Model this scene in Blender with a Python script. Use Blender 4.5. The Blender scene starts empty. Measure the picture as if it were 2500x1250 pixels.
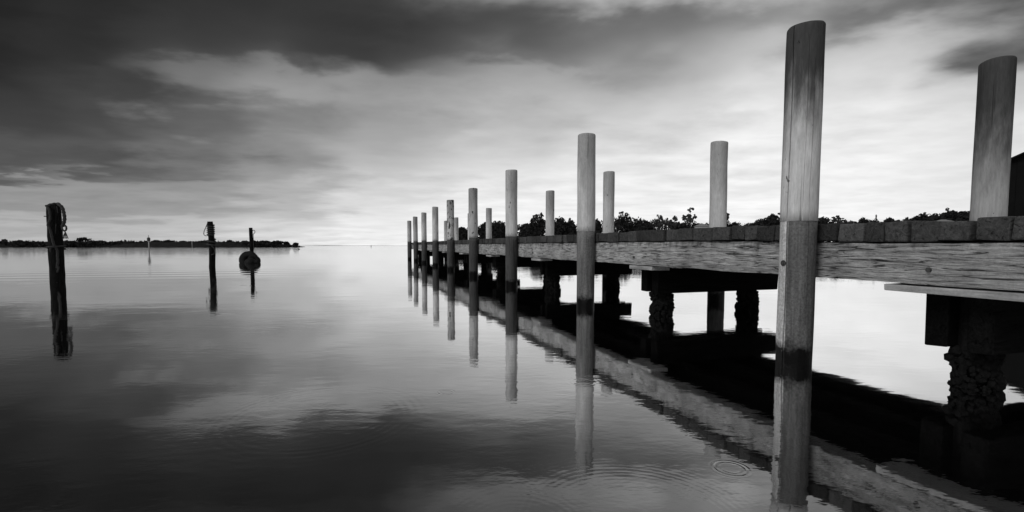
import bpy, bmesh, math, random
from mathutils import Vector, Matrix, noise

random.seed(7)
R = math.radians
scene = bpy.context.scene
COL = scene.collection

# ------------------------------------------------------------------ camera
CAM_H = 1.2
FPX, CX, PY = 1170.0, 1250.0, 666.0      # focal length and principal point in photo pixels
PITCH = R(3.28)
cam_d = bpy.data.cameras.new('camera')
cam_d.sensor_width = 36.0
cam_d.lens = FPX / 2500 * 36
cam_d.shift_y = (PY - 625) / 2500
cam_d.clip_start = 0.05
cam_d.clip_end = 30000
cam = bpy.data.objects.new('camera', cam_d)
cam.location = (0, 0, CAM_H)
cam.rotation_euler = (math.pi / 2 - PITCH, 0, 0)
COL.objects.link(cam)
scene.camera = cam

# ------------------------------------------------------------------ node helper
class NT:
    def __init__(s, tree):
        s.t = tree
    def n(s, typ, **kw):
        nd = s.t.nodes.new(typ)
        for k, v in kw.items():
            setattr(nd, k, v)
        return nd
    def put(s, sock, v):
        if v is None: return
        if hasattr(v, 'is_output'): s.t.links.new(v, sock)
        else: sock.default_value = v
    def m(s, op, a, b=None, c=None, clamp=False):
        nd = s.n('ShaderNodeMath', operation=op, use_clamp=clamp)
        s.put(nd.inputs[0], a); s.put(nd.inputs[1], b); s.put(nd.inputs[2], c)
        return nd.outputs[0]
    def comb(s, x, y, z):
        nd = s.n('ShaderNodeCombineXYZ')
        for i, v in enumerate((x, y, z)): s.put(nd.inputs[i], v)
        return nd.outputs[0]
    def sep(s, v):
        nd = s.n('ShaderNodeSeparateXYZ'); s.put(nd.inputs[0], v)
        return nd.outputs
    def mapping(s, v, scale=(1, 1, 1), loc=(0, 0, 0), rot=(0, 0, 0)):
        nd = s.n('ShaderNodeMapping'); s.put(nd.inputs[0], v)
        nd.inputs['Scale'].default_value = scale
        nd.inputs['Location'].default_value = loc
        nd.inputs['Rotation'].default_value = rot
        return nd.outputs[0]
    def noise(s, v, scale, detail=4, rough=.5, dist=0.0):
        nd = s.n('ShaderNodeTexNoise'); s.put(nd.inputs['Vector'], v)
        s.put(nd.inputs['Scale'], scale); nd.inputs['Detail'].default_value = detail
        nd.inputs['Roughness'].default_value = rough; nd.inputs['Distortion'].default_value = dist
        return nd.outputs[0]
    def ramp(s, v, pts, interp='EASE'):
        nd = s.n('ShaderNodeValToRGB'); s.put(nd.inputs[0], v)
        cr = nd.color_ramp; cr.interpolation = interp
        while len(cr.elements) < len(pts): cr.elements.new(.5)
        for e, (p, c) in zip(cr.elements, pts):
            e.position = p; e.color = (c, c, c, 1)
        return nd.outputs[0]
    def mr(s, v, a, b, c=0.0, d=1.0, interp='LINEAR'):
        nd = s.n('ShaderNodeMapRange', interpolation_type=interp)
        for i, q in enumerate((v, a, b, c, d)): s.put(nd.inputs[i], q)
        return nd.outputs[0]

# ------------------------------------------------------------------ sky (overcast, black and white)
SUN_AZ, SUN_EL = R(232), R(38)          # soft light from behind and left of the camera
world = bpy.data.worlds.new('World')
scene.world = world
world.use_nodes = True
w = NT(world.node_tree)
world.node_tree.nodes.clear()
tc = w.n('ShaderNodeTexCoord')
D = tc.outputs['Generated']
dx, dy, dz = w.sep(D)
up = w.m('MAXIMUM', dz, 0.0)
inv = w.m('DIVIDE', 1.0, w.m('ADD', up, .11))
P = w.comb(w.m('MULTIPLY', dx, inv), w.m('MULTIPLY', dy, inv), 0.0)
big = w.noise(w.mapping(P, (.6, .7, 1), (3.1, 1.7, 0), (0, 0, R(20))), 1.2, 4, .5, .2)
mid = w.noise(w.mapping(P, (.95, 1.15, 1), (7.3, .4, 2), (0, 0, R(-12))), 2.1, 5, .5, .2)
fine = w.noise(w.mapping(P, (1.1, 1.4, 1), (1.2, 5.4, 6), (0, 0, R(6))), 3.4, 6, .52, .1)
fade = w.mr(up, 0.0, .22, .22, 1.0)
wz = w.m('ADD', w.m('ADD', w.m('MULTIPLY', w.m('SUBTRACT', big, .5), .16), w.m('MULTIPLY', w.m('SUBTRACT', mid, .5), .17)), w.m('MULTIPLY', w.m('SUBTRACT', fine, .5), .05))
zl = w.m('ADD', up, w.m('MULTIPLY', wz, fade))
hz = w.m('SQRT', w.m('ADD', w.m('ADD', w.m('MULTIPLY', dx, dx), w.m('MULTIPLY', dy, dy)), 1e-6))
u = w.m('ADD', w.m('DIVIDE', dx, hz), w.m('MULTIPLY', w.m('SUBTRACT', mid, .5), .22))
# cloud layout: for some bearings, the tone of the overcast by height above the horizon (photo tone values)
def sine_el(x, y):
    v_ = Vector(((x - CX) / FPX, 1.0, (PY - y) / FPX))
    v_.rotate(Matrix.Rotation(-PITCH, 3, 'X'))
    return v_.normalized()
TONE = {
  0:    [(598, 172), (560, 172), (545, 180), (528, 142), (480, 152), (446, 148), (436, 88), (400, 74), (340, 88), (300, 62), (220, 58), (170, 48), (120, 28), (0, 26), (-90, 22)],
  250:  [(598, 184), (560, 182), (545, 186), (530, 145), (470, 152), (442, 140), (430, 84), (400, 76), (340, 90), (300, 68), (230, 64), (180, 62), (140, 42), (60, 36), (0, 38), (-90, 26)],
  480:  [(598, 195), (560, 190), (545, 188), (530, 150), (460, 156), (435, 136), (425, 104), (340, 114), (300, 84), (260, 122), (190, 108), (165, 58), (60, 48), (0, 46), (-90, 32)],
  700:  [(598, 222), (550, 216), (530, 186), (460, 176), (420, 150), (350, 136), (300, 126), (260, 152), (212, 132), (188, 68), (100, 54), (0, 52), (-90, 38)],
  900:  [(598, 240), (540, 236), (480, 208), (410, 200), (360, 164), (300, 146), (240, 152), (205, 86), (170, 50), (60, 50), (0, 56), (-90, 50)],
  1250: [(598, 246), (520, 242), (430, 232), (350, 200), (250, 172), (190, 160), (160, 104), (100, 76), (40, 82), (0, 104), (-90, 150)],
  1600: [(598, 246), (500, 240), (350, 226), (250, 208), (190, 184), (140, 148), (90, 126), (30, 106), (0, 122), (-90, 215)],
  1850: [(598, 246), (400, 238), (250, 226), (160, 208), (90, 180), (40, 136), (0, 120), (-90, 212)],
  2150: [(598, 242), (400, 238), (250, 226), (160, 205), (100, 172), (60, 124), (15, 92), (-90, 170)],
  2500: [(598, 234), (400, 226), (250, 208), (180, 184), (120, 132), (70, 84), (0, 56), (-90, 80)],
}
def lin(q):
    q /= 255.0
    return q / 12.92 if q < .04045 else ((q + .055) / 1.055) ** 2.4
stations = []
for x_, rows in TONE.items():
    pts = [(sine_el(x_, yy).z, lin(q)) for yy, q in rows]
    pts = [(max(0.0, z_), q) for z_, q in pts]
    pts += [(.72, .5 * pts[-1][1] + .10), (1.0, .26)]
    d_ = sine_el(x_, 350)
    stations.append((d_.x / math.hypot(d_.x, d_.y), w.ramp(zl, pts, 'B_SPLINE')))
lum = stations[0][1]
for (u0, r0), (u1, r1) in zip(stations, stations[1:]):
    mx = w.n('ShaderNodeMix', data_type='FLOAT')
    w.put(mx.inputs[0], w.mr(u, u0, u1, 0.0, 1.0, 'SMOOTHSTEP')); w.put(mx.inputs[2], lum); w.put(mx.inputs[3], r1)
    lum = mx.outputs[0]
fm = w.m('SUBTRACT', w.mr(fine, .25, .75, .88, 1.16), 1.02)
lum = w.m('MULTIPLY', lum, w.m('ADD', w.m('MULTIPLY', fm, w.mr(up, .0, .3, .35, 1.0)), 1.02))
lum = w.m('MULTIPLY', lum, w.m('ADD', w.m('MULTIPLY', w.m('SUBTRACT', w.mr(mid, .3, .7, .80, 1.18), 1.0), w.mr(up, .02, .25, .3, 1.0)), 1.0))
sky = w.n('ShaderNodeTexSky', sky_type='NISHITA')
sky.sun_disc = False
sky.sun_elevation = SUN_EL
sky.sun_rotation = SUN_AZ
sky.air_density = 2.0; sky.dust_density = 4.0
bw = w.n('ShaderNodeRGBToBW'); w.put(bw.inputs[0], sky.outputs[0])
lum = w.m('ADD', lum, w.m('MULTIPLY', bw.outputs[0], .002))
bg = w.n('ShaderNodeBackground')
w.put(bg.inputs[0], w.comb(lum, lum, lum)); bg.inputs[1].default_value = 1.0
out = w.n('ShaderNodeOutputWorld')
w.t.links.new(bg.outputs[0], out.inputs[0])

sun_d = bpy.data.lights.new('sun', 'SUN')
sun_d.energy = 1.5
sun_d.angle = R(25)
sun_d.color = (1, 1, 1)
sun = bpy.data.objects.new('sun', sun_d)
sv = Vector((math.sin(SUN_AZ) * math.cos(SUN_EL), math.cos(SUN_AZ) * math.cos(SUN_EL), math.sin(SUN_EL)))
sun.rotation_euler = sv.to_track_quat('Z', 'Y').to_euler()
COL.objects.link(sun)

scene.view_settings.view_transform = 'Standard'
scene.view_settings.look = 'None'
scene.view_settings.exposure = 0.0
scene.view_settings.gamma = 1.0
scene.render.engine = 'CYCLES'
scene.cycles.max_bounces = 6
scene.cycles.use_denoising = True

# ------------------------------------------------------------------ measuring helpers
def lift(y, Y):
    """height above the water of something at distance Y that the camera sees at photo row y"""
    t = (PY - y) / FPX
    cp, sp = math.cos(PITCH), math.sin(PITCH)
    return CAM_H + Y * (t * cp - sp) / (cp + t * sp)
def east(x, Y, y=599.0):
    z = lift(y, Y)
    return (x - CX) / FPX * (Y * math.cos(PITCH) - (z - CAM_H) * math.sin(PITCH))

# ------------------------------------------------------------------ object helpers
def link(name, verts, faces, mat, parent=None, smooth=False, loc=(0, 0, 0)):
    me = bpy.data.meshes.new(name)
    me.from_pydata(verts, [], faces)
    me.update()
    return link_mesh(name, me, mat, parent, smooth, loc)
def link_mesh(name, me, mat, parent=None, smooth=False, loc=(0, 0, 0)):
    if mat and not me.materials: me.materials.append(mat)
    if smooth:
        me.polygons.foreach_set('use_smooth', [True] * len(me.polygons))
    o = bpy.data.objects.new(name, me)
    o.location = loc
    if parent: o.parent = parent
    COL.objects.link(o)
    return o
def thing(name, loc=(0, 0, 0), rz=0.0):
    o = bpy.data.objects.new(name, None)
    o.empty_display_size = .3
    o.location = loc; o.rotation_euler = (0, 0, rz)
    COL.objects.link(o)
    return o
def tag(o, label=None, cat=None, group=None, kind=None):
    if label: o['label'] = label
    if cat: o['category'] = cat
    if group: o['group'] = group
    if kind: o['kind'] = kind
    return o

class MB:
    def __init__(s): s.v = []; s.f = []
    def add(s, v, f):
        b = len(s.v); s.v += [tuple(q) for q in v]; s.f += [tuple(i + b for i in q) for q in f]
        return s
    def tube(s, pts, rad, seg=8, caps=True):
        pts = [Vector(p) for p in pts]
        n = len(pts)
        if not hasattr(rad, '__len__'): rad = [rad] * n
        v = []; f = []
        ref = None
        for i, p in enumerate(pts):
            d = (pts[min(i + 1, n - 1)] - pts[max(i - 1, 0)]).normalized()
            if ref is None:
                ref = d.orthogonal().normalized()
            ref = (ref - d * ref.dot(d)).normalized()
            b = d.cross(ref)
            for k in range(seg):
                a = 2 * math.pi * k / seg
                v.append(p + (ref * math.cos(a) + b * math.sin(a)) * rad[i])
        for i in range(n - 1):
            for k in range(seg):
                k2 = (k + 1) % seg
                f.append((i * seg + k, i * seg + k2, (i + 1) * seg + k2, (i + 1) * seg + k))
        if caps:
            f.append(tuple(range(seg))[::-1]); f.append(tuple((n - 1) * seg + k for k in range(seg)))
        return s.add(v, f)
    def box(s, c, d):
        x, y, z = c; a, b, h = d[0] / 2, d[1] / 2, d[2] / 2
        v = [(x + i * a, y + j * b, z + k * h) for i in (-1, 1) for j in (-1, 1) for k in (-1, 1)]
        return s.add(v, [(0, 1, 3, 2), (4, 6, 7, 5), (0, 4, 5, 1), (2, 3, 7, 6), (0, 2, 6, 4), (1, 5, 7, 3)])
    def build(s, name, mat, parent=None, smooth=False, loc=(0, 0, 0)):
        return link(name, s.v, s.f, mat, parent, smooth, loc)

def bev_mesh(name, d, bev, jit=0.0, seed=0, segs=2):
    bm = bmesh.new()
    bmesh.ops.create_cube(bm, size=1)
    rnd = random.Random(seed)
    for v in bm.verts:
        v.co = Vector((v.co.x * d[0], v.co.y * d[1], v.co.z * d[2])) + Vector([rnd.uniform(-jit, jit) for _ in range(3)])
    bmesh.ops.bevel(bm, geom=bm.edges[:], offset=bev, segments=segs, profile=.6, affect='EDGES')
    me = bpy.data.meshes.new(name); bm.to_mesh(me); bm.free()
    return me

# ------------------------------------------------------------------ materials (greys: the photograph is black and white)
def material(name):
    mt = bpy.data.materials.new(name); mt.use_nodes = True
    t = NT(mt.node_tree)
    p = mt.node_tree.nodes['Principled BSDF']
    return mt, t, p
def g(v): return (v, v, v, 1)
def bump(t, p, h, dist, strength=1.0):
    b = t.n('ShaderNodeBump'); b.inputs['Strength'].default_value = strength
    b.inputs['Distance'].default_value = dist; t.put(b.inputs['Height'], h)
    t.t.links.new(b.outputs[0], p.inputs['Normal'])
def col(t, p, v):
    t.put(p.inputs['Base Color'], t.comb(v, v, v))

def plain(name, v, rough=.8, var=.25, scale=6.0):
    mt, t, p = material(name)
    c = t.n('ShaderNodeTexCoord').outputs['Object']
    nz = t.noise(c, scale, 5, .6)
    col(t, p, t.m('MULTIPLY', t.mr(nz, .3, .7, 1 - var, 1 + var), v))
    p.inputs['Roughness'].default_value = rough
    p.inputs['Specular IOR Level'].default_value = .12
    return mt

def timber(name, v, grain_axis, rough=.85, contrast=.6, relief=.01, dark=.25, streak=3.0, vary=.15, chk=(.30, .40), top_stain=None, cross=26.0, spec=.25):
    """weathered timber: long grain, checks and stains; grain_axis 0/1/2 is the long axis"""
    mt, t, p = material(name)
    c = t.n('ShaderNodeTexCoord').outputs['Object']
    rnd = t.n('ShaderNodeObjectInfo').outputs['Random']
    off = t.comb(t.m('MULTIPLY', rnd, 37.0), t.m('MULTIPLY', rnd, 51.0), t.m('MULTIPLY', rnd, 13.0))
    va = t.n('ShaderNodeVectorMath', operation='ADD'); t.put(va.inputs[0], c); t.put(va.inputs[1], off)
    sc = [cross] * 3; sc[grain_axis] = streak
    gr = t.noise(t.mapping(va.outputs[0], tuple(sc)), 1.0, 7, .68, 1.2)
    sc2 = [9.0, 9.0, 9.0]; sc2[grain_axis] = 1.3
    lg = t.noise(t.mapping(va.outputs[0], tuple(sc2)), 1.0, 4, .6, 1.5)
    st = t.noise(va.outputs[0], 1.7, 4, .6)
    pit = t.noise(va.outputs[0], 60.0, 3, .6)
    chk = t.ramp(gr, [(chk[0], 0.0), (chk[1], 1.0)], 'LINEAR')                # fine checks
    k = t.m('MULTIPLY', t.mr(gr, .3, .72, 1 - contrast, 1 + contrast * .7), t.mr(lg, .3, .7, .72, 1.2))
    k = t.m('MULTIPLY', k, t.mr(st, .3, .7, .75, 1.22))
    k = t.m('MULTIPLY', k, t.mr(pit, .3, .7, .88, 1.1))
    k = t.m('MULTIPLY', k, t.mr(chk, 0, 1, dark, 1.0))
    k = t.m('MULTIPLY', k, t.mr(rnd, 0, 1, 1 - vary, 1 + vary))
    if top_stain:   # dark drips that have run down from the gaps between the deck timbers
        dr = t.noise(t.mapping(va.outputs[0], (3, 7, 1.2)), 1.0, 4, .65)
        e_ = t.m('ADD', t.sep(c)[2], t.m('MULTIPLY', t.m('SUBTRACT', dr, .5), .45))
        k = t.m('MULTIPLY', k, t.mr(e_, top_stain - .06, top_stain + .03, 1.0, .42))
    col(t, p, t.m('MULTIPLY', k, v))
    p.inputs['Roughness'].default_value = rough
    p.inputs['Specular IOR Level'].default_value = spec
    hh = t.m('ADD', t.m('ADD', gr, t.m('MULTIPLY', lg, 1.2)), t.m('ADD', t.m('MULTIPLY', chk, .35), t.m('MULTIPLY', pit, .2)))
    bump(t, p, hh, relief)
    return mt

def paint(name, v, wear=.0, head_wear_shade=(2.0, 3.2, .62)):
    """old white paint on round timber; wear = how much has flaked off"""
    mt, t, p = material(name)
    c = t.n('ShaderNodeTexCoord').outputs['Object']
    rnd = t.n('ShaderNodeObjectInfo').outputs['Random']
    off = t.comb(t.m('MULTIPLY', rnd, 37.0), t.m('MULTIPLY', rnd, 51.0), t.m('MULTIPLY', rnd, 13.0))
    va = t.n('ShaderNodeVectorMath', operation='ADD'); t.put(va.inputs[0], c); t.put(va.inputs[1], off)
    gr = t.noise(t.mapping(va.outputs[0], (22, 22, 1.0)), 1.0, 6, .62, .6)
    st = t.noise(t.mapping(va.outputs[0], (3.5, 3.5, .9)), 1.0, 5, .6)
    sp = t.noise(t.mapping(va.outputs[0], (1, 1, .45)), 9.0, 5, .65, .4)
    flake = t.mr(sp, .70 - wear * .22, .73 - wear * .22, 1.0, 0.0)
    f2 = t.noise(t.mapping(va.outputs[0], (60, 60, 9)), 1.0, 5, .7)
    k = t.m('MULTIPLY', t.m('MULTIPLY', t.mr(gr, .3, .7, .80, 1.10), t.mr(st, .3, .7, .74, 1.12)), t.mr(f2, .3, .7, .80, 1.12))
    k = t.m('MULTIPLY', k, v)
    crack = t.ramp(t.noise(t.mapping(va.outputs[0], (13, 13, .35)), 1.0, 3, .5, .2), [(.30, .0), (.335, 1.0)], 'LINEAR')
    k = t.m('MULTIPLY', k, t.mr(crack, 0, 1, .55, 1.0))
    mx = t.m('ADD', t.m('MULTIPLY', k, flake), t.m('MULTIPLY', t.m('SUBTRACT', 1.0, flake), .06))
    if head_wear_shade:     # streaky wear plus shade painted into the colour, darker towards the head
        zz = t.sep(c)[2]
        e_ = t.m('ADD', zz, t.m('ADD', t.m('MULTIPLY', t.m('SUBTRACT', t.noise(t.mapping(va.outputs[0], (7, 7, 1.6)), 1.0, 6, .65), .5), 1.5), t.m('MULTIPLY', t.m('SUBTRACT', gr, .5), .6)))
        mx = t.m('MULTIPLY', mx, t.mr(e_, head_wear_shade[0], head_wear_shade[1], 1.0, head_wear_shade[2], 'SMOOTHSTEP'))
    col(t, p, mx)
    p.inputs['Roughness'].default_value = .92
    p.inputs['Specular IOR Level'].default_value = .04
    bump(t, p, t.m('ADD', t.m('MULTIPLY', gr, .6), t.m('ADD', flake, t.m('MULTIPLY', crack, .6))), .004)
    return mt

def pile_wood(name, v, strip=None, spec=.12):
    """bare lower part of a pile: grey timber, wet black band with growth near the waterline"""
    mt, t, p = material(name)
    c = t.n('ShaderNodeTexCoord').outputs['Object']
    rnd = t.n('ShaderNodeObjectInfo').outputs['Random']
    off = t.comb(t.m('MULTIPLY', rnd, 37.0), t.m('MULTIPLY', rnd, 51.0), 0.0)
    va = t.n('ShaderNodeVectorMath', operation='ADD'); t.put(va.inputs[0], c); t.put(va.inputs[1], off)
    gr = t.noise(t.mapping(va.outputs[0], (24, 24, 1.6)), 1.0, 6, .65, .8)
    spk = t.noise(va.outputs[0], 45.0, 4, .7)
    st = t.noise(t.mapping(va.outputs[0], (4, 4, 1.2)), 1.0, 5, .65)
    zz = t.sep(c)[2]
    edge = t.m('ADD', zz, t.m('MULTIPLY', t.m('SUBTRACT', t.noise(va.outputs[0], 8.0, 5, .7), .5), .34))
    wet = t.mr(edge, .14, .24, .03, 1.0)
    k = t.m('MULTIPLY', t.m('MULTIPLY', t.mr(gr, .3, .7, .6, 1.25), t.mr(spk, .3, .7, .6, 1.35)), t.mr(st, .3, .7, .7, 1.3))
    if strip:     # a bleached face between two long checks
        xx, yy, _ = t.sep(c)
        dt = t.m('ADD', t.m('MULTIPLY', xx, math.cos(strip[0])), t.m('MULTIPLY', yy, math.sin(strip[0])))
        k = t.m('MULTIPLY', k, t.mr(dt, strip[1] - .012, strip[1] - .004, 1.0, 4.8))
    col(t, p, t.m('MULTIPLY', t.m('MULTIPLY', k, wet), v))
    t.put(p.inputs['Roughness'], t.mr(edge, .10, .27, .40, .85))
    p.inputs['Specular IOR Level'].default_value = spec
    bump(t, p, t.m('ADD', gr, t.m('MULTIPLY', spk, .6)), .008)
    return mt

M = {}
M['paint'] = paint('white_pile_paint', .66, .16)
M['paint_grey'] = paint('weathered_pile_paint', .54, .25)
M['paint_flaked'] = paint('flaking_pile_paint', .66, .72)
M['paint_worn_shaded'] = paint('worn_shaded_pile_paint', .66, .25, (1.9, 3.0, .11))  # worn head, deepened by shade painted into the colour
M['paint_worn_shaded_back'] = paint('worn_shaded_back_pile_paint', .50, .1, (1.5, 2.9, .14))
M['pile_pale'] = pile_wood('bleached_pile_timber', .115, (2.775, .146))
M['pile'] = pile_wood('grey_pile_timber', .17)
M['pile_dark'] = pile_wood('dark_pile_timber', .075)
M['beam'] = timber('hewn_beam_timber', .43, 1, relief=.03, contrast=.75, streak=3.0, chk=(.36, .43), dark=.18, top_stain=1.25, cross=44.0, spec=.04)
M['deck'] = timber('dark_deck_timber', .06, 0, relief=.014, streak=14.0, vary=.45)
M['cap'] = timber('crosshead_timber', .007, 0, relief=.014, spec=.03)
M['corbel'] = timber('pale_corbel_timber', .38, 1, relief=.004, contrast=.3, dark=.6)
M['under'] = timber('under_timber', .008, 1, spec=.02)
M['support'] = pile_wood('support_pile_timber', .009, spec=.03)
M['oyster'] = plain('oyster_crust', .006, .9, .6, 30.0)
M['post'] = timber('mooring_post_timber', .010, 2, spec=.04)
M['rope'] = plain('old_rope', .045, .95, .4, 40.0)
M['iron'] = plain('rusted_iron', .06, .6, .4, 30.0)
M['rubber'] = plain('tyre_rubber', .010, .7, .3, 10.0)
M['leaf'] = plain('tree_foliage', .022, .9, .4, .6)
M['leaf_light'] = plain('thin_tree_foliage', .05, .9, .4, .6)
M['bark'] = plain('tree_bark', .06, .9, .4, 2.0)
M['scrub'] = plain('scrub_foliage', .02, .9, .4, .3)
M['soil'] = plain('shore_ground', .07, .95, .4, .2)
M['dark_soil'] = plain('scrubby_island_ground', .014, .95, .5, .3)
M['wall'] = plain('pale_house_wall', .35, .8, .1, 2.0)
M['roof_pale'] = plain('pale_metal_roof', .55, .5, .1, 2.0)
M['roof'] = plain('grey_roof', .22, .7, .2, 2.0)
M['glass'] = plain('dark_window', .02, .2, .1, 2.0)
M['shed'] = plain('black_boatshed_boards', .004, .85, .3, 3.0)
M['marker'] = plain('marker_pole_paint', .30, .7, .2, 3.0)

# ------------------------------------------------------------------ water
def water_material():
    mt, t, p = material('calm_water')
    mt.node_tree.nodes.remove(p)
    c = t.n('ShaderNodeTexCoord').outputs['Object']
    x, y, z = t.sep(c)
    flat = t.comb(x, y, 0.0)
    n1 = t.noise(t.mapping(flat, (.55, 1.1, 1), (0, 0, 0), (0, 0, R(12))), 1.6, 3, .5)
    n2 = t.noise(t.mapping(flat, (.8, 1.6, 1), (4, 2, 0), (0, 0, R(-20))), 7.0, 3, .55)
    n3 = t.noise(t.mapping(flat, (.02, .16, 1), (1, 3, 0), (0, 0, R(8))), 1.0, 3, .5)
    patch = t.mr(t.noise(flat, .35, 2, .5), .42, .62, .25, 1.0)
    h = t.m('ADD', t.m('MULTIPLY', n1, .0026), t.m('MULTIPLY', t.m('MULTIPLY', n2, patch), .0011))
    h = t.m('ADD', h, t.m('MULTIPLY', n3, .010))
    # wind-ruffled band far out, and a slow swell left of the posts
    n4 = t.noise(t.mapping(flat, (.5, 1, 1)), 1.4, 2, .5)
    far = t.mr(y, 40.0, 130.0, 0.0, 1.0, 'SMOOTHSTEP')
    h = t.m('ADD', h, t.m('MULTIPLY', t.m('MULTIPLY', n4, far), .030))
    q_ = t.m('SUBTRACT', y, t.m('MULTIPLY', x, .21))
    qw = t.m('DIVIDE', t.m('SUBTRACT', q_, 23.2), 3.2)
    sw = t.m('MULTIPLY', t.m('SINE', t.m('MULTIPLY', q_, 2 * math.pi / 1.75)), t.m('EXPONENT', t.m('MULTIPLY', t.m('MULTIPLY', qw, qw), -1.0)))
    sw = t.m('MULTIPLY', sw, t.mr(x, -15.0, -6.0, 1.0, 0.0, 'SMOOTHSTEP'))
    h = t.m('ADD', h, t.m('MULTIPLY', sw, .0032))
    brk = t.mr(t.noise(flat, 2.2, 3, .6), .38, .62, .15, 1.25)
    def rings(cx, cy, r0, width, wl, amp):
        nonlocal h
        ax = t.m('SUBTRACT', x, cx); ay = t.m('SUBTRACT', y, cy)
        r = t.m('SQRT', t.m('ADD', t.m('MULTIPLY', ax, ax), t.m('MULTIPLY', ay, ay)))
        q = t.m('DIVIDE', t.m('SUBTRACT', r, r0), width)
        win = t.m('EXPONENT', t.m('MULTIPLY', t.m('MULTIPLY', q, q), -1.0))
        s_ = t.m('SINE', t.m('MULTIPLY', r, 2 * math.pi / wl))
        h = t.m('ADD', h, t.m('MULTIPLY', t.m('MULTIPLY', t.m('MULTIPLY', s_, win), brk), amp))
    for a in RINGS: rings(*a)
    b = t.n('ShaderNodeBump'); b.inputs['Strength'].default_value = 1.0
    b.inputs['Distance'].default_value = 1.0; t.put(b.inputs['Height'], h)
    gl = t.n('ShaderNodeBsdfGlossy'); gl.inputs['Color'].default_value = g(.96)
    gl.inputs['Roughness'].default_value = .03
    df = t.n('ShaderNodeBsdfDiffuse'); df.inputs['Color'].default_value = g(.004)
    fr = t.n('ShaderNodeLayerWeight'); fr.inputs['Blend'].default_value = .5
    t.t.links.new(b.outputs[0], gl.inputs['Normal']); t.t.links.new(b.outputs[0], fr.inputs['Normal'])
    mx = t.n('ShaderNodeMixShader')
    # grazing reflection: almost a mirror far out, weaker close to the viewer
    t.put(mx.inputs[0], t.mr(fr.outputs['Facing'], .46, .86, .26, .97, 'SMOOTHSTEP'))
    t.t.links.new(df.outputs[0], mx.inputs[1]); t.t.links.new(gl.outputs[0], mx.inputs[2])
    t.t.links.new(mx.outputs[0], mt.node_tree.nodes['Material Output'].inputs[0])
    return mt
# spreading rings on the surface: centre x, y, ring radius, band width, wavelength, height
RINGS = [(1.18, 2.52, .080, .022, .028, .00045),
         (.55, 2.02, .46, .13, .036, .000055),
         (.02, 1.98, .26, .10, .036, .00005),
         (-1.35, 3.30, .62, .12, .06, .00007),
         (.62, 4.16, .10, .05, .045, .00014),
         (-.54, 3.86, .06, .02, .025, .0004),
         (-15.0, 15.6, .5, .3, .12, .0007),
         (-8.0, 14.0, .3, .08, .12, .0006),
         (-5.0, 8.3, .12, .05, .06, .0005)]
M['water'] = water_material()
rad = [0, 2, 4, 8, 16, 40, 120, 400, 1500, 9000]
v = [(0, 0, 0)]; f = []
SEG = 64
for r in rad[1:]:
    v += [(r * math.cos(2 * math.pi * k / SEG), r * math.sin(2 * math.pi * k / SEG), 0) for k in range(SEG)]
for k in range(SEG):
    f.append((0, 1 + k, 1 + (k + 1) % SEG))
for i in range(len(rad) - 2):
    for k in range(SEG):
        k2 = (k + 1) % SEG; a = 1 + i * SEG
        f.append((a + k, a + SEG + k, a + SEG + k2, a + k2))
tag(link('water', v, f, M['water']), kind='structure')

# ------------------------------------------------------------------ land
def ridge(name, path, mat):
    """low land: path of (x, y, half width, crest height), rounded cross section"""
    mb = MB(); v = []; f = []; n = len(path); K = 7
    for i, (x, y, hw, hc) in enumerate(path):
        x2, y2 = path[min(i + 1, n - 1)][:2]; x1, y1 = path[max(i - 1, 0)][:2]
        d = Vector((x2 - x1, y2 - y1)).normalized(); nr = Vector((-d.y, d.x))
        for k in range(K):
            q = k / (K - 1) * 2 - 1
            zz = hc * (1 - abs(q) ** 2.2) - .5 * abs(q) ** 8
            v.append((x + nr.x * hw * q, y + nr.y * hw * q, zz))
    for i in range(n - 1):
        for k in range(K - 1):
            a = i * K + k
            f.append((a, a + 1, a + K + 1, a + K))
    return tag(link(name, v, f, mat, smooth=True), kind='structure')
def fill(name, outline, zt, mat):
    mb = MB(); n = len(outline)
    v = [(x, y, zt) for x, y in outline] + [(x * 1.0, y, -1.0) for x, y in outline]
    f = [tuple(range(n))] + [(i, i + n, (i + 1) % n + n, (i + 1) % n) for i in range(n)]
    o = link(name, v, f, mat)
    bm = bmesh.new(); bm.from_mesh(o.data)
    bmesh.ops.recalc_face_normals(bm, faces=bm.faces); bm.to_mesh(o.data); bm.free()
    return tag(o, kind='structure')

fill('shore_ground', [(-34, 292), (-10, 284), (60, 272), (140, 258), (196, 236), (214, 205), (150, 142), (60, 56.5), (22.0, 19.6), (27, 13), (45, 8), (90, 6), (420, 60), (500, 330), (120, 420), (-20, 380)], .45, M['soil'])
ISY = 362.0
isl = []
for i in range(40):
    px = -260 + i * (992 / 39)
    hgt = 3.7 + .7 * noise.noise((px * .02, 3.3, 0)) + .4 * noise.noise((px * .06, 1.3, 0))
    if px > 640: hgt *= max(.06, 1 - (px - 640) / 96)
    isl.append((east(px, ISY), ISY + 8 * math.sin(px * .01), 16 * max(.3, min(1, (760 - px) / 150)), hgt))
ridge('low_island_ground', isl, M['dark_soil'])
ridge('distant_sandbar', [(east(x, 2600), 2600, 60, h_) for x, h_ in ((736, .2), (760, .8), (795, 1.9), (830, 1.2), (870, .6), (900, .9), (960, .5), (1060, .4), (1200, .9))], M['soil'])

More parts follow.
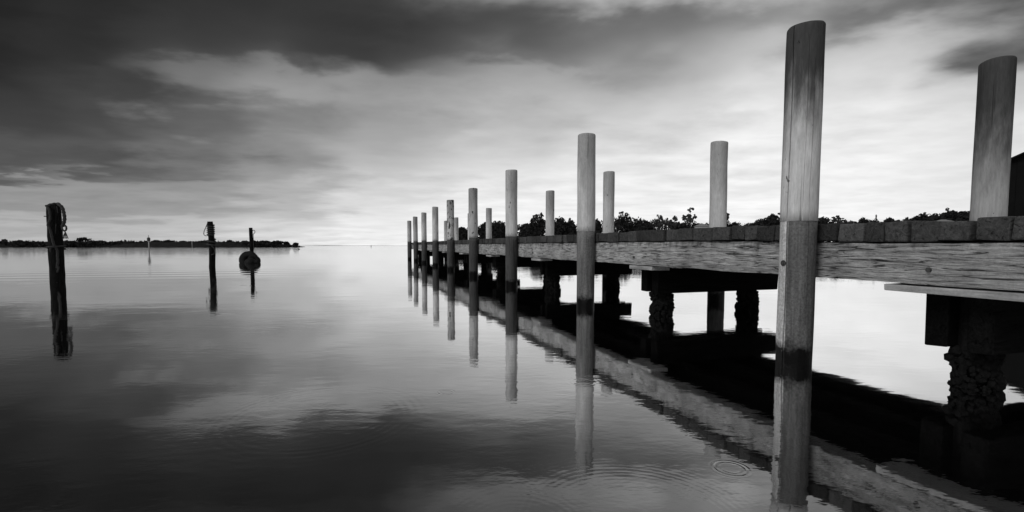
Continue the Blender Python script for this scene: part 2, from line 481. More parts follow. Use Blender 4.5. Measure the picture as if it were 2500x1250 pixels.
# ------------------------------------------------------------------ foliage
def leaf_quads(mb, c, rx, ry, rz, n, size, rnd, shell=.55):
    for _ in range(n):
        while True:
            q = Vector((rnd.uniform(-1, 1), rnd.uniform(-1, 1), rnd.uniform(-1, 1)))
            l = q.length
            if .05 < l < 1: break
        if rnd.random() < shell: q = q / l * rnd.uniform(.75, 1.05)
        p = Vector((c[0] + q.x * rx, c[1] + q.y * ry, c[2] + q.z * rz))
        s_ = size * rnd.uniform(.55, 1.3)
        a = Vector((rnd.gauss(0, 1), rnd.gauss(0, 1), rnd.gauss(0, .7))).normalized()
        b = a.orthogonal().normalized()
        b.rotate(Matrix.Rotation(rnd.uniform(0, 6.28), 3, a))
        b2 = a.cross(b)
        mb.add([p - b * s_ - b2 * s_ * .35, p + b * s_ * .2 - b2 * s_ * .6, p + b * s_ + b2 * s_ * .25, p - b * s_ * .15 + b2 * s_ * .6], [(0, 1, 2, 3)])

def tree(name, label, px, Y, ytop, wpx, kind, seed, base=.45, group='trees along the far shore'):
    """a tree of the far shore: px column, row of its top, crown width in photo pixels"""
    rnd = random.Random(seed)
    H = lift(ytop, Y) - base
    W = wpx / FPX * Y / 2
    X = east(px, Y)
    t = thing(name, (X, Y, base))
    tr = MB(); cr = MB()
    if kind == 'cypress':
        tr.tube([(0, 0, -.3), (0, 0, H * .5), (0, 0, H * .9)], [.35, .25, .06], 7)
        for i in range(9):
            q = i / 8
            r = W * (math.sin(math.pi * min(1, .12 + q * .88)) ** .7) * .9 + .15
            leaf_quads(cr, (rnd.uniform(-.2, .2), 0, H * (.12 + .86 * q)), r, r, H * .08, 60, .42, rnd)
    elif kind == 'round':
        top = H * .25
        tr.tube([(0, 0, -.3), (.1, 0, top), (0, 0, H * .6)], [.5, .36, .15], 7)
        for i in range(18):
            a = rnd.uniform(0, 6.28); q = rnd.uniform(.1, .74)
            p = (math.cos(a) * W * q, math.sin(a) * W * q, H * rnd.uniform(.35, .86 - .25 * q * q))
            r = W * rnd.uniform(.26, .42)
            leaf_quads(cr, p, r, r, min(r * .75, H * .2), 75, .55, rnd)
        leaf_quads(cr, (0, 0, H * .5), W * .92, W * .8, H * .40, 1000, .75, rnd, .2)
    else:  # gum: forked limbs carrying separate clumps, sky between them
        lean = rnd.uniform(-.12, .12) * H
        fork = H * (.38 if kind == 'gum' else .5)
        tr.tube([(0, 0, -.3), (lean * .2, 0, fork * .5), (lean * .5, 0, fork)], [.55, .42, .34], 7)
        nb = 9 if kind == 'gum' else 8
        for i in range(nb):
            a = i / nb * 6.28 + rnd.uniform(-.3, .3)
            q = rnd.uniform(.35, .80)
            zt = H * (rnd.uniform(.55, .80) if kind == 'gum' else rnd.uniform(.62, .90 - .2 * q))
            if i == 0: q = .12; zt = H * .9
            tip = Vector((lean + math.cos(a) * W * q, math.sin(a) * W * q, zt))
            mid_ = Vector((lean * .8 + math.cos(a) * W * q * .55, math.sin(a) * W * q * .55, (fork + zt) / 2))
            tr.tube([(lean * .5, 0, fork - .2), mid_, tip], [.26, .17, .05], 5)
            rr = W * rnd.uniform(.20, .34)
            for j in range(6):
                o_ = Vector((rnd.uniform(-1, 1), rnd.uniform(-1, 1), rnd.uniform(-.9, .6))) * rr * 1.1
                rc = rr * rnd.uniform(.3, .6)
                leaf_quads(cr, tip + o_, rc * 1.2, rc * 1.2, rc * .75, 24, .48, rnd)
        if kind == 'gum':
            leaf_quads(cr, (0, 0, H * .5), W * .88, W * .7, H * .40, 1000, .75, rnd, .15)
    zm = max(q[2] for q in cr.v); xm = max(abs(q[0]) for q in cr.v)
    fx, fz = W * 1.06 / xm, H / zm
    cr.v = [(a * fx, b * fx, c * fz) for a, b, c in cr.v]; tr.v = [(a * fx, b * fx, c * fz) for a, b, c in tr.v]
    mt = M['leaf'] if kind != 'thin' else M['leaf_light']
    tr.build('trunk', M['bark'], t)
    cr.build('crown', mt, t)
    return tag(t, label, 'tree', group)

TREES = [
 (1128, 285, 553, 34, 'round', 'small round tree at the left end of the far shore trees'),
 (1152, 285, 553, 26, 'round', 'small tree showing between the flaking pile and the next tall pile'),
 (1184, 280, 541, 30, 'round', 'dark tree peeping out left of a short back pile near the jetty end'),
 (1215, 280, 538, 52, 'round', 'broad flat-topped dark tree standing left of the third tall front pile'),
 (1286, 276, 543, 38, 'round', 'low dark tree standing right of the third tall front pile'),
 (1311, 276, 517, 46, 'gum', 'tall gum tree leaning beside a thin white back pile'),
 (1366, 274, 527, 44, 'round', 'dark domed tree just right of a thin white back pile'),
 (1394, 274, 531, 36, 'gum', 'ragged gum tree just left of the second tall front pile'),
 (1459, 270, 532, 30, 'gum', 'narrow tree in the gap right of the second tall front pile'),
 (1522, 268, 515, 70, 'gum', 'big dark gum tree beside the white back pile with a paint chip'),
 (1566, 268, 534, 60, 'round', 'broad dark tree between the big gum and the open-crowned gum'),
 (1604, 265, 522, 56, 'thin', 'open-crowned gum tree with sky showing through its branches'),
 (1640, 265, 525, 44, 'thin', 'second open-crowned gum tree, right of the first'),
 (1662, 268, 541, 60, 'round', 'low dark bushy tree at the foot of the lollipop-shaped gum'),
 (1687, 262, 506, 44, 'thin', 'tall lollipop-shaped gum with a high open crown above the deck'),
 (1705, 268, 543, 46, 'round', 'low bushy tree touching the left side of the wide white back pile'),
 (1757, 262, 511, 46, 'gum', 'tall gum tree half hidden by the wide white back pile'),
 (1790, 264, 541, 50, 'round', 'low rounded tree right of the wide white back pile'),
 (1828, 262, 543, 46, 'round', 'low rounded tree above the pale roof'),
 (1858, 260, 533, 44, 'round', 'middling dark tree just right of the pale roof'),
 (1885, 258, 519, 50, 'gum', 'gum tree rising just left of the nearest tall pile'),
 (2004, 250, 527, 44, 'round', 'dark tree just right of the nearest tall pile'),
 (2036, 248, 525, 46, 'thin', 'thin spreading gum right of the nearest tall pile'),
 (2074, 246, 540, 44, 'round', 'low domed tree between thin gum and upright trees'),
 (2104, 244, 529, 32, 'round', 'upright round tree left of the spire-shaped cypress'),
 (2136, 240, 523, 13, 'cypress', 'spire-shaped cypress standing alone above the deck'),
 (2168, 236, 529, 38, 'round', 'leaning dark tree just right of the spire-shaped cypress'),
 (2193, 232, 543, 36, 'round', 'lowest bushy tree at the left foot of the tree-covered rise'),
 (2214, 228, 529, 44, 'round', 'first tree of the rise towards the big grey right pile'),
 (2242, 224, 517, 56, 'gum', 'layered gum tree second along the rise'),
 (2276, 220, 523, 56, 'round', 'broad tree above the small hipped roof'),
 (2316, 216, 506, 58, 'gum', 'tallest wide gum tree on top of the rise'),
 (2345, 214, 514, 44, 'gum', 'gum tree between the tallest gum and the big grey right pile'),
 (2366, 212, 510, 40, 'gum', 'gum tree touching the left side of the big grey right pile'),
]
for i, (px, Y, yt, wd, kind, lab) in enumerate(TREES):
    tree({'gum': 'gum_tree', 'thin': 'gum_tree', 'round': 'shore_tree', 'cypress': 'cypress_tree'}[kind], lab, px, Y, yt, wd, kind, 100 + i)

# the wood behind the single trees, one dense dark mass
WOOD = [(1120, 566), (1180, 552), (1240, 546), (1275, 550), (1300, 546), (1340, 546), (1400, 548), (1460, 546), (1500, 530), (1560, 534), (1590, 543), (1640, 545), (1670, 545),
        (1720, 547), (1780, 546), (1830, 550), (1860, 542), (1900, 535), (2000, 532), (2040, 535), (2075, 541), (2110, 537), (2150, 543), (2190, 542), (2215, 538), (2250, 529), (2300, 521), (2340, 522), (2370, 518), (2440, 515)]
rnd = random.Random(5)
mb = MB()
for i in range(len(WOOD) - 1):
    (xa, ya), (xb, yb) = WOOD[i], WOOD[i + 1]
    for px in range(xa, xb, 5):
        yt = ya + (yb - ya) * (px - xa) / (xb - xa) - 5 + 5 * noise.noise((px * .05, 2.0, 0)) + rnd.uniform(-2, 3)
        q = (px - 1115) / 1325
        Y = 292 - 66 * q ** 1.5 + rnd.uniform(-3, 3)
        zt = lift(yt, Y)
        for k in range(5):
            leaf_quads(mb, (east(px, Y) + rnd.uniform(-.6, .6), Y, .5 + (zt - 1.3) * (k + .6) / 5.2), 1.7, 2.2, max(1.0, zt / 8), 16, .8, rnd, .3)
tag(mb.build('shore_wood', M['leaf']), 'dense dark wood running behind the single trees of the far shore', 'wood', kind='stuff')

# scrub over the low island
rnd = random.Random(6); mb = MB()
for i in range(620):
    px = rnd.uniform(-250, 722)
    sc_ = 1.0 if px < 650 else max(.2, 1 - (px - 650) / 90)
    Y = ISY + rnd.uniform(-12, 4)
    zt = (4.1 + .9 * noise.noise((px * .035, 9.3, 0)) + .6 * noise.noise((px * .11, 2.3, 0))) * sc_
    leaf_quads(mb, (east(px, Y), Y, zt * .55), 4.5, 3, max(.4, zt * .5), 20, .9 * (.5 + .5 * sc_), rnd, .35)
tag(mb.build('island_scrub', M['scrub']), 'low dark scrub covering the long flat island', 'scrub', kind='stuff')

def shrub(px, ytop, wpx, lab, seed, kind='dome'):
    rnd = random.Random(seed); Y = ISY - 4
    H = lift(ytop, Y) - .8; W = wpx / FPX * Y / 2
    t = thing('coastal_shrub', (east(px, Y), Y, .8))
    tr = MB(); cr = MB()
    for k in range(3):
        a = rnd.uniform(0, 6.28)
        tr.tube([(0, 0, -.8), (math.cos(a) * W * .25, 0, H * .45), (math.cos(a) * W * .55, 0, H * .75)], [.28, .2, .08], 6)
    for i in range(9):
        q = rnd.uniform(-.7, .7)
        leaf_quads(cr, (W * q, rnd.uniform(-1, 1), H * (.80 - .35 * q * q)), W * .33, W * .3, H * .17, 42, .6, rnd)
    leaf_quads(cr, (0, 0, H * .4), W * .8, 2, H * .4, 130, .7, rnd, .2)
    tr.build('trunk', M['bark'], t); cr.build('crown', M['scrub'], t)
    tag(t, lab, 'shrub', 'shrubs standing out of the island scrub')
for i, a in enumerate([
    (12, 584, 18, 'small shrub on the island at the far left edge'),
    (50, 586, 14, 'low shrub on the island left of the thick rope-hung post'),
    (204, 579, 36, 'largest domed shrub on the island right of the thick rope-hung post'),
    (246, 587, 24, 'low shrub just right of the largest domed shrub'),
    (382, 586, 24, 'domed shrub just right of the channel marker'),
    (448, 588, 22, 'low shrub left of the thin pale marker pole'),
    (494, 588, 22, 'low shrub just left of the thin rope-wound post'),
    (561, 586, 16, 'small shrub midway between the two thinner posts'),
    (648, 587, 28, 'shrub on the island just right of the post with tyres'),
    (677, 587, 30, 'second shrub on the island right of the post with tyres'),
    (700, 590, 18, 'small shrub near the right tip of the island'),
    (722, 593, 14, 'last small shrub at the right tip of the island')]):
    shrub(*a, seed=300 + i)

# ------------------------------------------------------------------ houses and boatshed on the shore
def house(px, Y, wpx, y_eave, y_ridge, roof, lab, depth=8.0, hip=True):
    W = wpx / FPX * Y; X = east(px, Y); b = .45
    ze, zr = lift(y_eave, Y) - b, lift(y_ridge, Y) - b
    t = thing('house', (X, Y, b))
    MB().box((0, 0, ze / 2 - .1), (W * .9, depth * .9, ze + .2)).build('wall', M['wall'], t)
    a, d = W / 2, depth / 2
    k = W * .32 if hip else W * .5
    v = [(-a, -d, ze), (a, -d, ze), (a, d, ze), (-a, d, ze), (-k * .4, 0, zr), (k * .4, 0, zr),
         (-a, -d, ze - .15), (a, -d, ze - .15), (a, d, ze - .15), (-a, d, ze - .15)]
    f = [(0, 1, 5, 4), (1, 2, 5), (2, 3, 4, 5), (3, 0, 4), (6, 9, 8, 7), (0, 6, 7, 1), (1, 7, 8, 2), (2, 8, 9, 3), (3, 9, 6, 0)]
    link('roof', v, f, roof, t)
    for q in (-.27, .27):
        wn = MB().box((W * q, -depth * .45 - .02, ze * .55), (W * .18, .12, 1.2)).build('window', M['roof_pale'], t)
        MB().box((W * q, -depth * .45 - .09, ze * .55), (W * .18 - .2, .04, 1.0)).build('pane', M['glass'], wn)
    MB().box((0, -depth * .45 - .03, 1.0), (.95, .08, 2.0)).build('door', M['roof'], t)
    tag(t, lab, 'house', 'houses on the far shore')
house(1845, 225, 30, 556, 551, M['roof_pale'], 'small house with a pale roof above the deck left of the nearest pile')
house(2300, 190, 42, 544, 536, M['roof'], 'small house with a grey hipped roof below the rise of trees')
house(1712, 240, 24, 552, 546, M['roof'], 'small house with a dark roof beside the wide white back pile')

def boatshed():
    X0, X1, Y0, Y1 = 23.25, 31.5, 22.0, 31.0
    t = thing('boatshed', (22.48 + 6.11, 22.0 + .16, .45), R(-46))
    a, d = (X1 - X0) / 2, (Y1 - Y0) / 2
    ze = lift(396, Y0) - .45; zr = ze + a * .52
    link('wall', [(-a, -d, -.1), (a, -d, -.1), (a, d, -.1), (-a, d, -.1), (-a, -d, ze), (a, -d, ze), (a, d, ze), (-a, d, ze), (0, -d, zr), (0, d, zr)],
         [(0, 1, 5, 8, 4), (1, 2, 6, 5), (2, 3, 7, 9, 6), (3, 0, 4, 7)], M['shed'], t)
    for s in (-1, 1):
        u = Vector((s * a, 0, ze - zr)); L = u.length
        v = []
        for yy in (-d - .3, d + .3):
            for q, o in ((0, .02), (1.0, .02), (1.0, .10), (0, .10)):
                v.append((u.x * q, yy, zr + u.z * q + o))
        o = link('roof_sheet', v, [(0, 1, 2, 3), (4, 7, 6, 5), (0, 4, 5, 1), (1, 5, 6, 2), (2, 6, 7, 3), (3, 7, 4, 0)], M['shed'], t)
    n = 27
    bd = bpy.data.meshes.new('board'); bw_ = 2 * a / n
    bb = MB().box((0, 0, ze / 2), (bw_ - .03, .03, ze - .1)); bd.from_pydata(bb.v, [], bb.f)
    for i in range(n):
        link_mesh('board', bd, M['shed'], t, loc=(-a + bw_ * (i + .5), -d - .018, 0))
    dr = MB().box((0, -d - .06, 1.5), (3.2, .06, 3.0)).build('door', M['shed'], t)
    MB().tube([(1.2, -d - .10, 1.1), (1.2, -d - .16, 1.1), (1.2, -d - .16, 1.4), (1.2, -d - .10, 1.4)], .02, 6).build('handle', M['iron'], dr)
    tag(t, 'black boatshed with a sloping roof at the right edge', 'shed')
boatshed()

# ------------------------------------------------------------------ jetty
A = math.atan(378 / FPX)
P1Y = 4.90
P1X = 4.49 - 378 / FPX * P1Y
jetty = thing('jetty', (P1X, P1Y, 0), A)
tag(jetty, 'long timber jetty on round piles with tall white-topped mooring piles along both sides', 'jetty')
SP = 4.75
S_MIN, S_MAX = -9.0, 38.7
ZB0, ZB1 = .876, 1.262           # side beam bottom and top
ZD0, ZD1 = 1.266, 1.440          # deck timbers
def dip(s):                        # the deck has settled a little at the near end
    q = max(0.0, min(1.0, (1.6 - s) / 2.6))
    return -.034 * q * q * (3 - 2 * q)

def jet(v_, s_):                   # jetty coordinates to world
    return (P1X + v_ * math.cos(A) - s_ * math.sin(A), P1Y + v_ * math.sin(A) + s_ * math.cos(A))

def round_shaft(name, r, z0, z1, mat, parent, loc, seed, rings=14, seg=36, top_round=.0, cracks=(), taper=0.0, rough=.004, lean=(0, 0), tilt=(0, 0)):
    """pole along z with uneven surface; cracks = list of (angle, half width, depth, z from, z to)"""
    rnd = random.Random(seed)
    angs = [2 * math.pi * k / seg for k in range(seg)]
    for ca, hw, dp, za, zb_ in cracks:
        angs = [a for a in angs if abs((a - ca + math.pi) % (2 * math.pi) - math.pi) > hw * 3]
        angs += [ca - hw * 1.6, ca - hw, ca, ca + hw, ca + hw * 1.6]
    angs = sorted(a % (2 * math.pi) for a in angs)
    n = len(angs)
    zs = [z0 + (z1 - z0) * i / rings for i in range(rings + 1)]
    prof = [(z, 1.0, 0.0) for z in zs]
    if top_round:
        prof = [(z, 1.0, 0.0) for z in zs[:-1]] + [(z1 - top_round, 1.0, 0), (z1 - top_round * .55, .985, 0), (z1 - top_round * .2, .93, 0), (z1, .82, 0)]
    v = []; f = []
    sx = rnd.uniform(0, 50)
    for z, m_, _ in prof:
        q = (z - z0) / (z1 - z0)
        for a in angs:
            rr = r * m_ * (1 - taper * q) + rough * noise.noise((math.cos(a) * 1.6 + sx, math.sin(a) * 1.6, z * 1.2)) * 2
            wand = .05 * noise.noise((z * .9, sx, 4.0))
            for ca, hw, dp, za, zb_ in cracks:
                da = abs((a - ca + math.pi) % (2 * math.pi) - math.pi)
                if da < hw * .5 and za < z < zb_: rr -= dp
            aa = a + wand
            tz = (tilt[0] * math.cos(a) + tilt[1] * math.sin(a)) * r * (1 if z > z1 - max(top_round, .001) * 1.01 else 0)
            v.append((rr * math.cos(aa) + lean[0] * (z - z0), rr * math.sin(aa) + lean[1] * (z - z0), z + tz))
    L = len(prof)
    for i in range(L - 1):
        for k in range(n):
            k2 = (k + 1) % n
            f.append((i * n + k, i * n + k2, (i + 1) * n + k2, (i + 1) * n + k))
    f.append(tuple((L - 1) * n + k for k in range(n)))
    f.append(tuple(range(n))[::-1])
    o = link(name, v, f, mat, parent, True, loc)
    me = o.data
    # flat end faces, smooth sides
    me.polygons[len(me.polygons) - 1].use_smooth = False
    me.polygons[len(me.polygons) - 2].use_smooth = False
    if cracks:
        cs = {i for i, a in enumerate(angs) for ca, hw, *_ in cracks if abs((a - ca + math.pi) % (2 * math.pi) - math.pi) < hw * 1.2}
        for p_ in me.polygons[: (L - 1) * n]:
            if (p_.index % n) in cs: p_.use_smooth = False
    return o

NEAR_TOP = [66, 328, 415, 460, 488, 505, 519, 529, 539]
FAR_TOP = [150, 346, 419, 466, 489, 508, 521, 531, 539]
ZPAINT = 1.47
LABEL_NEAR = {0: 'nearest tall pile, split along its length by long cracks', 4: 'pile with white paint flaking off in dark patches'}
for n_ in range(9):
    for side in (0, 1):
        v_ = 0.0 if side == 0 else (3.15 if n_ else 2.98)
        s_ = n_ * SP
        X, Y = jet(v_, s_)
        zt = lift((NEAR_TOP if side == 0 else FAR_TOP)[n_], Y)
        r = .165 if (n_, side) == (0, 0) else (.160 if n_ == 0 else .172)
        seed = 40 + n_ * 2 + side
        zp = ZPAINT + random.Random(seed).uniform(-.04, .03) if side == 0 else 1.40
        if (n_, side) == (0, 0): zp = 1.445
        cr = []
        # angles measured in jetty coordinates; the camera side of the near piles is about -2.2 .. -2.7
        if (n_, side) == (0, 0):
            cr = [(-3.04, .034, .06, -2, 4.0), (-1.84, .014, .025, .9, 3.0), (-2.2, .008, .012, 1.6, 3.2)]
        elif side == 0 and n_ in (1, 2):
            cr = [(-1.9, .008, .01, 1.5, 3.4)]
        lower_mat = M['pile_pale'] if (n_, side) == (0, 0) else M['pile'] if (side == 0 and n_ < 2) else M['pile_dark']
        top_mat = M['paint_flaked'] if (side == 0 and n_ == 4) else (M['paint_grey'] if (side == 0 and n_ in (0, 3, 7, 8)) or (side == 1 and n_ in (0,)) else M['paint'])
        if n_ == 0: top_mat = M['paint_worn_shaded'] if side == 0 else M['paint_worn_shaded_back']
        ln = random.Random(seed * 3)
        lean = (ln.uniform(-.006, .006), ln.uniform(-.006, .006))
        pl = round_shaft('mooring_pile', r, -1.6, zp, lower_mat, jetty, (v_, s_, 0), seed, 20, cracks=cr, lean=lean)
        off = ((zp + 1.6) * lean[0], (zp + 1.6) * lean[1])
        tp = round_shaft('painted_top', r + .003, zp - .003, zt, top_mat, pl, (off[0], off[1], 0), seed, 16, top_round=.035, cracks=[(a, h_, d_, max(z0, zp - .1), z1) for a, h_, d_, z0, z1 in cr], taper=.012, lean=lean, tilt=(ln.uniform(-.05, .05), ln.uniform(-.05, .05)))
        if side == 0 and n_ in LABEL_NEAR: pl['label'] = LABEL_NEAR[n_]
        if side == 0 and n_ == 0:      # bolt head through pile and beam
            a = -3.24
            for zz in ((1.03,) if n_ else (1.02,)):
                d_ = Vector((math.cos(a), math.sin(a), 0))
                p0 = d_ * (r - .01) + Vector((lean[0] * (zz + 1.6), lean[1] * (zz + 1.6), zz))
                MB().tube([p0, p0 + d_ * .026], .018, 12).build('bolt', M['iron'], pl)
                MB().tube([p0 - d_ * .002, p0 + d_ * .014], .030, 14).build('washer', M['iron'], pl)

# deck timbers, each one its own piece
rnd = random.Random(11)
PW = [.175, .21, .245, .30, .375]
dk = {q: [bev_mesh('deck_timber', (2.82, q, ZD1 - ZD0 - .006 * (j % 3)), .016, .009, j + int(q * 1000)) for j in range(4)] for q in PW}
s_ = S_MIN
while s_ < S_MAX:
    wd = rnd.choice(PW[:3] if s_ < 1 else PW[2:] + [.375])
    o = link_mesh('plank', rnd.choice(dk[wd]), M['deck'], jetty, loc=(1.585 + rnd.uniform(-.03, .012), s_ + wd / 2, (ZD0 + ZD1) / 2 + rnd.uniform(-.006, .008) + dip(s_) - .004))
    o.rotation_euler = (rnd.uniform(-.02, .02), rnd.uniform(-.002, .002), rnd.uniform(-.003, .003) + (math.pi if rnd.random() < .5 else 0))
    s_ += wd + rnd.uniform(.008, .022)

# side beams: hewn logs squared by axe, uneven faces
def beam(v0, v1, s0, s1, z0, z1, mat, seed, amp, name='side_beam'):
    nl = max(4, int((s1 - s0) / .09)); nh = 9; nt = 4
    loop = []
    for k in range(nh): loop.append((0, k / nh))
    for k in range(nt): loop.append((k / nt, 1))
    for k in range(nh): loop.append((1, 1 - k / nh))
    for k in range(nt): loop.append((1 - k / nt, 0))
    n = len(loop); v = []; f = []
    for i in range(nl + 1):
        s = s0 + (s1 - s0) * i / nl
        for (a, b) in loop:
            ca = min(a, 1 - a); cb = min(b, 1 - b)
            x = v0 + (v1 - v0) * a; z = z0 + (z1 - z0) * b
            cx_ = .012 if cb < .01 else 0
            x += (cx_ if a < .5 else -cx_) * (1 if ca < .01 else 0)
            dn = noise.fractal((s * 1.7 + seed * 7.1, z * 7.0, a * 3 + seed), .9, 2.1, 4) * amp
            dn += noise.noise((s * .5 + seed, z * 1.5, 9.0)) * amp * .8
            if ca < .01: x += dn * (-1 if a < .5 else 1)
            if cb < .01: z += noise.noise((s * 1.3 + seed, a * 2, 3.0)) * amp * (.45 if b > .5 else 1.0) - (amp * .4 if b > .5 else 0)
            v.append((x, s, z + (dip(s) - .004 if b > .5 else 0) * (abs(b - .5) * 2)))
    for i in range(nl):
        for k in range(n):
            k2 = (k + 1) % n
            f.append((i * n + k, (i + 1) * n + k, (i + 1) * n + k2, i * n + k2))
    f.append(tuple(range(n))); f.append(tuple(nl * n + k for k in range(n))[::-1])
    o = link(name, v, f, mat, jetty, False)
    bm = bmesh.new(); bm.from_mesh(o.data); bmesh.ops.recalc_face_normals(bm, faces=bm.faces); bm.to_mesh(o.data); bm.free()
    return o
BENTS = [-5.9, -1.15, 3.25, 8.15, 12.95, 17.7, 22.45, 27.2, 31.95, 36.6]
edges = [S_MIN] + [b + .12 for b in BENTS[3::2]] + [S_MAX]
for k in range(len(edges) - 1):
    beam(.185, .43, edges[k] + .004, edges[k + 1] - .004, ZB0, ZB1, M['beam'], 3 + k, .016)
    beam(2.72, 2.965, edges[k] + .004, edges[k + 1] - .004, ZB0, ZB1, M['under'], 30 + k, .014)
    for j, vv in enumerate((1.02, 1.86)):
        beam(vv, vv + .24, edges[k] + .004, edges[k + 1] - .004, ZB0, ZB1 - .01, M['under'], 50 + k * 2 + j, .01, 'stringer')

# bolt heads and dark knots on the near beam
for b in BENTS[1:7]:
    q = MB(); q.tube([(.165, b + .06, 1.0), (.20, b + .06, 1.0)], .019, 12)
    q.build('beam_bolt', M['iron'], jetty)

# bents: support piles, paired crossheads, corbel boards
def oysters(parent, r, z0, z1, n, rnd, name='oyster_crust'):
    mb = MB()
    bm = bmesh.new(); bmesh.ops.create_icosphere(bm, subdivisions=1, radius=1)
    iv = [v.co.copy() for v in bm.verts]; iff = [tuple(v.index for v in f_.verts) for f_ in bm.faces]; bm.free()
    for _ in range(n):
        a = rnd.uniform(0, 6.28); q = rnd.random()
        z = z0 + (z1 - z0) * q
        clump = .5 + .5 * noise.noise((math.cos(a) * 1.3 + parent.location.y, math.sin(a) * 1.3, z * 6))
        s = (.007 + .036 * rnd.random() ** 2.2) * (.45 + clump)
        c = Vector((math.cos(a) * (r + .045 * clump - .01), math.sin(a) * (r + .045 * clump - .01), z))
        rot = Matrix.Rotation(rnd.uniform(0, 6.28), 3, 'Z') @ Matrix.Rotation(rnd.uniform(-.9, .9), 3, 'X')
        vs = [c + rot @ Vector((p.x * s * rnd.uniform(.7, 1.4), p.y * s * rnd.uniform(.7, 1.4), p.z * s * rnd.uniform(.8, 1.7))) for p in iv]
        mb.add(vs, iff)
    return tag(mb.build(name, M['oyster'], parent), kind='stuff')
rnd = random.Random(21)
for i, b in enumerate(BENTS):
    big_ = i == 1
    zt = .79; zb = .40 if not big_ else .33
    hh = zt - zb
    for j, off in enumerate((-.165, .165)):
        me = bev_mesh('crosshead_%d_%d' % (i, j), (2.55, .17, hh), .014, .008, 60 + i * 2 + j)
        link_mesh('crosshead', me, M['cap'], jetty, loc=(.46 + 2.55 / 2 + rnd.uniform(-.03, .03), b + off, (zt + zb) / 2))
    ln_ = .66 if not big_ else 1.24
    cm = bev_mesh('corbel_board_%d' % i, (.34, ln_, .06), .008, .004, 90 + i)
    link_mesh('corbel_board', cm, M['corbel'], jetty, loc=(.20 + .17, b + (-.10 if not big_ else -.20), zt + .038))
    for v_ in (.72, 2.55):
        r = rnd.uniform(.145, .165) if i != 1 else .125
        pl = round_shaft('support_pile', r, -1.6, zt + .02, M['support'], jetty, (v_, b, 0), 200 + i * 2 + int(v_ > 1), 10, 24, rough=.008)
        if -3 < b < 30: oysters(pl, r, -.06, .36 if i != 1 else .30, 520 if b < 10 else 110, rnd)

# ------------------------------------------------------------------ free-standing mooring posts on the left
def post(name, px, Y, ytop, r, lab, seed, bend=0.0, lean=(0, 0)):
    X = east(px, Y); zt = lift(ytop, Y)
    rnd = random.Random(seed)
    t = thing(name, (X, Y, 0))
    mb = MB(); pts = []; rr = []
    for i in range(15):
        z = -1.0 + (zt + 1.0) * i / 14
        pts.append((bend * math.sin(z * 1.6) + lean[0] * z + rnd.uniform(-.006, .006), lean[1] * z, z)); rr.append(r * (1.03 - .006 * i) * rnd.uniform(.97, 1.03))
    rr[-1] *= .93
    mb.tube(pts, rr, 16)
    mb.build('shaft', M['post'], t, True)
    tag(t, lab, 'post', 'mooring posts left of the jetty')
    return t, X, zt
Y1_ = 15.6
p1, X1_, z1_ = post('mooring_post', 136, Y1_, 501, .195, 'thick dark mooring post hung with ropes at far left', 1)
MB().tube([(-.18, -.05, z1_ - .36), (-.27, -.06, z1_ - .36)], .014, 6).build('spike', M['iron'], p1)
MB().tube([(.16, -.1, z1_ - .02), (.20, -.12, z1_ - .30), (.19, -.12, z1_ - .6)], .045, 8).build('cleat', M['post'], p1)
def rope(name, pts, r, lab, loc, parent=None, cat='rope'):
    # smooth the control points
    P_ = [Vector(p) for p in pts]; out_ = []
    for i in range(len(P_) - 1):
        a, b, c, d = P_[max(i - 1, 0)], P_[i], P_[i + 1], P_[min(i + 2, len(P_) - 1)]
        for k in range(5):
            t_ = k / 5
            out_.append(.5 * ((2 * b) + (c - a) * t_ + (2 * a - 5 * b + 4 * c - d) * t_ ** 2 + (3 * b - a - 3 * c + d) * t_ ** 3))
    out_.append(P_[-1])
    rr = [r * (1 + .14 * math.sin(i * 2.1)) for i in range(len(out_))]
    o = MB().tube(out_, rr, 7).build(name, M['rope'], parent, True, loc)
    if lab: tag(o, lab, cat)
    return o
def wind(r, z0, z1, turns, n=14, ph=0.0):
    return [(r * math.cos(ph + 2 * math.pi * turns * i / n), r * math.sin(ph + 2 * math.pi * turns * i / n), z0 + (z1 - z0) * i / n) for i in range(n + 1)]
K = Y1_ / FPX
def q1(px, py, d=-.12): return (east(px, Y1_, py) - X1_, d, lift(py, Y1_))
def q1s(l): return [q1(*p) if len(p) == 2 else q1(p[0], p[1], p[2]) for p in l]
L1 = (X1_, Y1_, 0)
hang = thing('hanging_rope', L1)
tag(hang, 'knotted rope with a frayed tail slung over the top of the thick post', 'rope')
rope('strand', q1s([(128, 506, -.22), (134, 500, -.1), (142, 498, .0), (152, 500), (160, 507), (164, 520), (166, 534), (164, 546), (161, 553)]), .048, None, (0, 0, 0), hang)
rope('knot_loop', q1s([(164, 548), (160, 553), (161, 560), (165, 564), (170, 561), (170, 554), (166, 550), (164, 548)]), .026, None, (0, 0, 0), hang)
for k in range(4):
    rope('frayed_end', q1s([(166, 563), (167 + k * .6, 568), (164 + k * 2.6, 575), (164 + k * 3.6, 583)]), .012, None, (0, 0, 0), hang)
rope('mooring_rope', q1s([(133, 505, -.24), (138, 515, -.24), (140, 535, -.24), (136, 549, -.26), (140, 560, -.25), (143, 580, -.22), (145, 598, -.18), (148, 610), (149, 625), (150, 640), (147, 655), (146, 668), (147, 680), (149, 695)]), .036, 'slack rope running down the right side of the thick post', L1)
rope('mooring_rope', q1s([(147, 505), (149, 520), (146, 545), (144, 562), (144, 590)]), .014, 'thin taut line along the upper right of the thick post', L1)
rope('mooring_rope', wind(.215, z1_ - 1.42, z1_ - 1.30, 1.1, 14, .5) + q1s([(145, 602), (138, 606, -.2), (137, 622, -.15), (140, 640, -.15), (148, 648), (151, 655), (146, 672), (144, 690)]), .03, 'rope looped round the middle of the thick post', L1)

